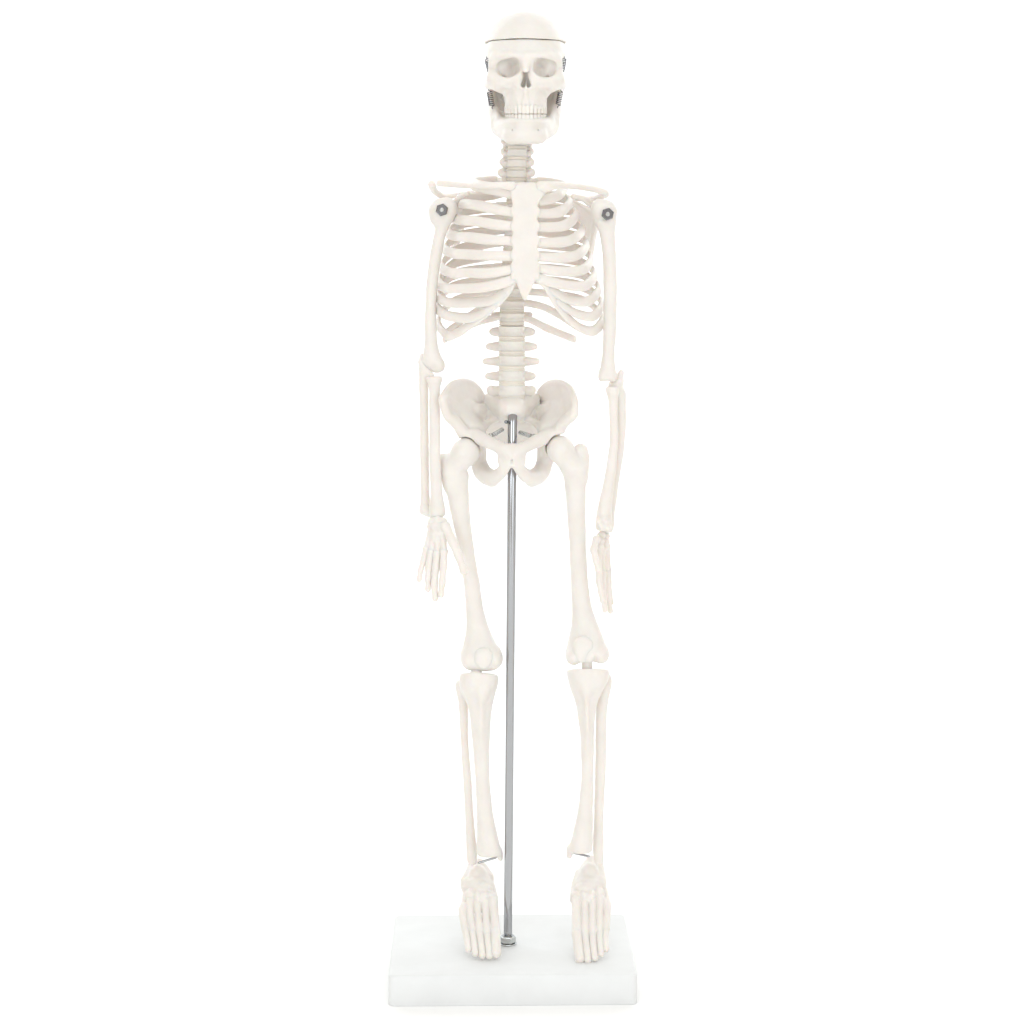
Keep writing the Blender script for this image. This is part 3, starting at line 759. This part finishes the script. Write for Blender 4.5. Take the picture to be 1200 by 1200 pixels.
t.stack([(778, 665, 712, Y), (787, 664, 714, Y), (798, 665.8, 712.5, Y), (810, 669.5, 706, Y), (826, 675, 699.5, Y), (845, 678, 696.8, Y), (870, 680.2, 696, Y), (905, 681.2, 695.5, Y), (937, 679, 695, Y), (958, 675.4, 694.8, Y), (975, 671.6, 694.6, Y), (990, 668, 694.5, Y), (998, 666.5, 694, Y)], f=0.85, top=1.2, bot=1.2)
t.chain([P(669, 995, Y), P(667, 1003, Y)], [1.9, 1.2], k=1.5)
t.ell(P(687, 806, Y - 6.0), (2.7, 2.2, 3.4), k=2.5); t.chain([P(687, 812, Y - 6.5), P(688, 845, Y - 4), P(688, 900, Y - 0.5)], [1.4, 0.9, 0.4], k=2)
t.plane(P(688, 782.5, -18), (0, 0.28, 1), 1.0)
tr = t.build('tibia', BONE, skel)
b = Solid(0.36, 1.3, 0.1); Y = -1
b.stack([(797, 535, 547, Y), (803, 533.2, 549, Y), (814, 535, 550, Y), (828, 537.5, 549, Y), (860, 539.2, 548.6, Y), (893, 541.2, 550.6, Y), (920, 543, 552.8, Y), (947, 544.5, 554.2, Y), (970, 545.5, 556, Y), (995, 546.3, 559, Y), (1009, 547.5, 558.5, Y), (1014, 550.5, 557, Y)], f=0.95, top=1.5, bot=1.5)
b.build('fibula', BONE, skel)
b = Solid(0.36, 1.3, 0.1)
b.stack([(789, 703, 715.5, Y), (797, 701.5, 717.3, Y), (808, 700, 716, Y), (822, 698.6, 713, Y), (850, 697.8, 710.8, Y), (893, 697.5, 710.3, Y), (920, 697, 709, Y), (947, 696.4, 707.5, Y), (970, 695.5, 707, Y), (995, 694.8, 707.3, Y), (1008, 696, 707.2, Y), (1014, 699, 706, Y)], f=0.95, top=1.5, bot=1.5)
b.build('fibula', BONE, skel)
for a, c, par in (((561, 1011, -7), (581, 1005, -7), tl), ((672, 999.5, -7), (690, 1003.5, -7), tr)):
    V, F = sweep([P(*a), (P(*a) + P(*c)) / 2, P(*c)], 0.5, 0.5, n=4, sides=10, cap=1)
    link_mesh('ankle_pin', V, F, STEEL, par)

def foot(ankle, outline, rays, ytop, ybot, pyt, pyb, knob):
    def yy(py): return ytop + (ybot - ytop) * (py - pyt) / (pyb - pyt)
    s = Solid(0.32, 1.1, 0.13)
    nrm = vec(0, -0.74, 0.67)
    for pts, rad in ankle:
        s.chain([P(q[0], q[1], yy(q[1]) + q[2] + (2.2 if q[1] > 1020 else 0)) for q in pts], rad, n=4, k=1.4)
    for c, rr in knob: s.ell(P(c[0], c[1], yy(c[1]) + c[2] + 0.5), rr, k=0.8)
    o_rays = []
    for mt, toe, rm, rt in rays:
        s.chain([P(q[0], q[1], yy(q[1])) for q in mt], [rm * 1.12, rm * 0.98, rm * 0.97, rm * 1.06], n=4, k=0.06)
    fo = s.build('foot', BONE, skel)
    for mt, toe, rm, rt in rays:
        t_ = Solid(0.28, 0.5, 0.07)
        pp = [P(q[0], q[1], yy(q[1])) for q in toe]
        Q, R_ = [], []
        for i in range(len(pp)):
            Q.append(pp[i]); R_.append(rt * (1.14 - 0.04 * i))
            if i < len(pp) - 1: Q.append((pp[i] + pp[i + 1]) / 2); R_.append(rt * (1.05 - 0.03 * i))
        t_.chain(Q, R_, n=4)
        t_.build('toe', BONE, fo)
    return fo
foot([([(561, 1012, 4), (561, 1026, 2), (560, 1040, 2)], [2.6, 5.0, 7.0]), ([(552, 1022, 6), (548, 1034, 5), (553, 1048, 3)], [2.6, 3.2, 3.5]), ([(571, 1034, 3), (575, 1047, 2), (577, 1057, 1)], [3.0, 3.0, 2.8]),
      ([(548, 1052, 3), (546, 1062, 3), (543, 1070, 2)], [2.5, 2.5, 2.0]), ([(561, 1044, 2), (563, 1056, 1)], [6.0, 5.2]), ([(566, 1018, 3), (571, 1028, 2)], [2.3, 3.0]), ([(553, 1015, 5), (551, 1027, 3)], [2.0, 2.8])], None,
     [([(577.5, 1056, 0), (579, 1068, 0), (580, 1080, 0), (580.5, 1091, 0)], [(580.5, 1092), (581, 1104), (581.3, 1117)], 2.15, 2.15), ([(568.5, 1056, 0), (569.3, 1068, 0), (570, 1082, 0), (571, 1094, 0)], [(571, 1095), (572, 1105), (573, 1113), (573.5, 1120)], 1.8, 1.65),
      ([(559.5, 1056, 0), (560, 1068, 0), (561, 1081, 0), (562.2, 1093, 0)], [(562.2, 1094), (563.5, 1104), (564.5, 1112), (565.5, 1119.5)], 1.75, 1.6), ([(551, 1057, 0), (550.8, 1068, 0), (552, 1080, 0), (553.8, 1091, 0)], [(553.8, 1092), (555, 1102), (556, 1110), (557, 1117)], 1.75, 1.55),
      ([(544, 1062, 0), (542, 1070, 0), (543.5, 1080, 0), (545.5, 1089, 0)], [(545.5, 1090), (547, 1099), (548, 1106), (548.8, 1112.5)], 1.75, 1.5)],
     8, -31, 1012, 1120, [((545, 1032, 6), 2.2), ((541, 1066, 2), (1.6, 2, 1.8)), ((579, 1052, 0), (1.9, 2, 2.2)), ((560, 1025, 0), (4.2, 4.5, 4.6)), ((565, 1041, -1.5), (4.6, 3.6, 2.3)), ((575.5, 1050, -0.5), (2.2, 2.6, 2.4)), ((567.5, 1050.5, -1.5), (1.8, 2.6, 2.3)), ((560, 1051, -1.5), (1.8, 2.6, 2.5)), ((551, 1049, -0.5), (2.5, 2.6, 3.2)), ((547, 1037, 2), (3.0, 3.5, 3.4))])
foot([([(692, 1008, 4), (690, 1024, 2), (690, 1040, 2)], [2.4, 5.0, 7.0]), ([(700, 1020, 6), (703, 1032, 5), (702, 1046, 3)], [2.8, 2.8, 3.2]), ([(679, 1024, 4), (676, 1040, 3), (675, 1054, 1)], [2.2, 2.8, 2.8]),
      ([(706, 1046, 3), (708.5, 1054, 3), (711, 1062, 2)], [2.5, 2.4, 2.0]), ([(690, 1044, 2), (688, 1056, 1)], [6.0, 5.4]), ([(702, 1014, 5), (702, 1027, 3)], [2.2, 2.8])], None,
     [([(676, 1056, 0), (675.5, 1068, 0), (675.8, 1081, 0), (676, 1093, 0)], [(676, 1094), (677.5, 1108), (679.5, 1123)], 2.2, 2.15), ([(685.5, 1056, 0), (685.5, 1068, 0), (685.8, 1083, 0), (686, 1097, 0)], [(686, 1098), (687, 1108), (688, 1117), (688.8, 1125)], 1.8, 1.65),
      ([(694.5, 1055, 0), (694.5, 1068, 0), (694.6, 1082, 0), (694.8, 1095, 0)], [(694.8, 1096), (695.2, 1107), (696, 1115), (697, 1122.5)], 1.75, 1.6), ([(703.5, 1053, 0), (703.4, 1067, 0), (703.2, 1080, 0), (703, 1092, 0)], [(703, 1093), (703.2, 1103), (703.8, 1111), (704.5, 1118)], 1.75, 1.5),
      ([(710, 1056, 0), (711.8, 1065, 0), (711, 1077, 0), (710, 1088, 0)], [(710, 1089), (709.6, 1098), (709.8, 1105), (710.2, 1112)], 1.75, 1.45)],
     8, -33, 1008, 1124, [((704, 1030, 5), 2.2), ((712.5, 1060, 2), (1.6, 2, 1.8)), ((673, 1050, 0), (1.7, 2, 2.2)), ((691, 1023, 0), (4.2, 4.5, 4.8)), ((686, 1040, -1.5), (4.7, 3.6, 2.3)), ((677.5, 1050, -0.5), (2.2, 2.6, 2.4)), ((685.5, 1050.5, -1.5), (1.8, 2.6, 2.3)), ((693.5, 1050, -1.5), (1.9, 2.6, 2.5)), ((702.5, 1047, -0.5), (2.4, 2.6, 3.2)), ((704, 1035, 2), (2.8, 3.5, 3.4))])

# ================================================================ white studio sweep
def sweep_sheet():
    prof = [(-1500, 0), (500, 0)]
    for a in range(0, 91, 6): prof.append((500 + 500 * math.sin(math.radians(a)), 500 * (1 - math.cos(math.radians(a)))))
    prof.append((1000, 2200))
    V, F = [], []
    for y, z in prof: V += [(-1600, y, z - 0.02), (1600, y, z - 0.02)]
    for i in range(len(prof) - 1): F.append((2 * i, 2 * i + 1, 2 * i + 3, 2 * i + 2))
    return np.array(V, float), F
V, F = sweep_sheet()
floor = link_mesh('floor', V, F, SWEEP)
floor['kind'] = 'structure'; floor['label'] = 'seamless white studio floor curving up into the backdrop'; floor['category'] = 'floor'

# ================================================================ light
def area(name, loc, target, sx, sy, power, color=(1, 1, 1)):
    l = bpy.data.lights.new(name, 'AREA'); l.shape = 'RECTANGLE'; l.size = sx; l.size_y = sy; l.energy = power; l.color = color
    o = bpy.data.objects.new(name, l); col.objects.link(o); o.location = loc
    from mathutils import Vector
    o.rotation_euler = (Vector(target) - Vector(loc)).to_track_quat('-Z', 'Y').to_euler()
    return o
COOL = (0.83, 0.925, 1.0)
area('softbox_front', (-0.7, -1.7, 0.5), (0, 0, 0.12), 0.9, 1.0, 7.4, COOL)
area('softbox_side', (0.9, -1.5, 0.45), (0, 0, 0.12), 0.8, 1.0, 5.3, COOL)
area('added_floor_fill', (0, -0.5, 1.6), (0, -0.25, 0), 1.4, 1.0, 6.2, COOL)  # overhead light added to turn the floor around the board white
area('added_backdrop_fill', (-0.95, 0.6, 0.9), (-0.6, 1.0, 0.9), 0.7, 0.7, 9.5, COOL)  # this out-of-view pair is added to brighten the sheet behind to white
area('added_backdrop_fill', (0.95, 0.6, 0.9), (0.6, 1.0, 0.9), 0.7, 0.7, 9.5, COOL)

w = bpy.data.worlds.new('World'); scene.world = w; w.use_nodes = True
w.node_tree.nodes['Background'].inputs['Color'].default_value = (1.0, 0.94, 0.855, 1)
w.node_tree.nodes['Background'].inputs['Strength'].default_value = 0.70

# ================================================================ camera
cam = bpy.data.cameras.new('camera'); co = bpy.data.objects.new('camera', cam); col.objects.link(co)
co.location = (0, -1.0, ZC * 0.001); co.rotation_euler = (math.radians(90), 0, 0)
cam.sensor_width = 36; cam.lens = 75; cam.shift_y = -(600 - 290) / 1200.0; cam.clip_start = 0.05; cam.clip_end = 20
scene.camera = co
scene.view_settings.view_transform = 'Standard'; scene.view_settings.look = 'None'
scene.view_settings.exposure = 0.03; scene.view_settings.gamma = 1; scene.view_settings.use_curve_mapping = False
scene.cycles.max_bounces = 10; scene.cycles.diffuse_bounces = 6
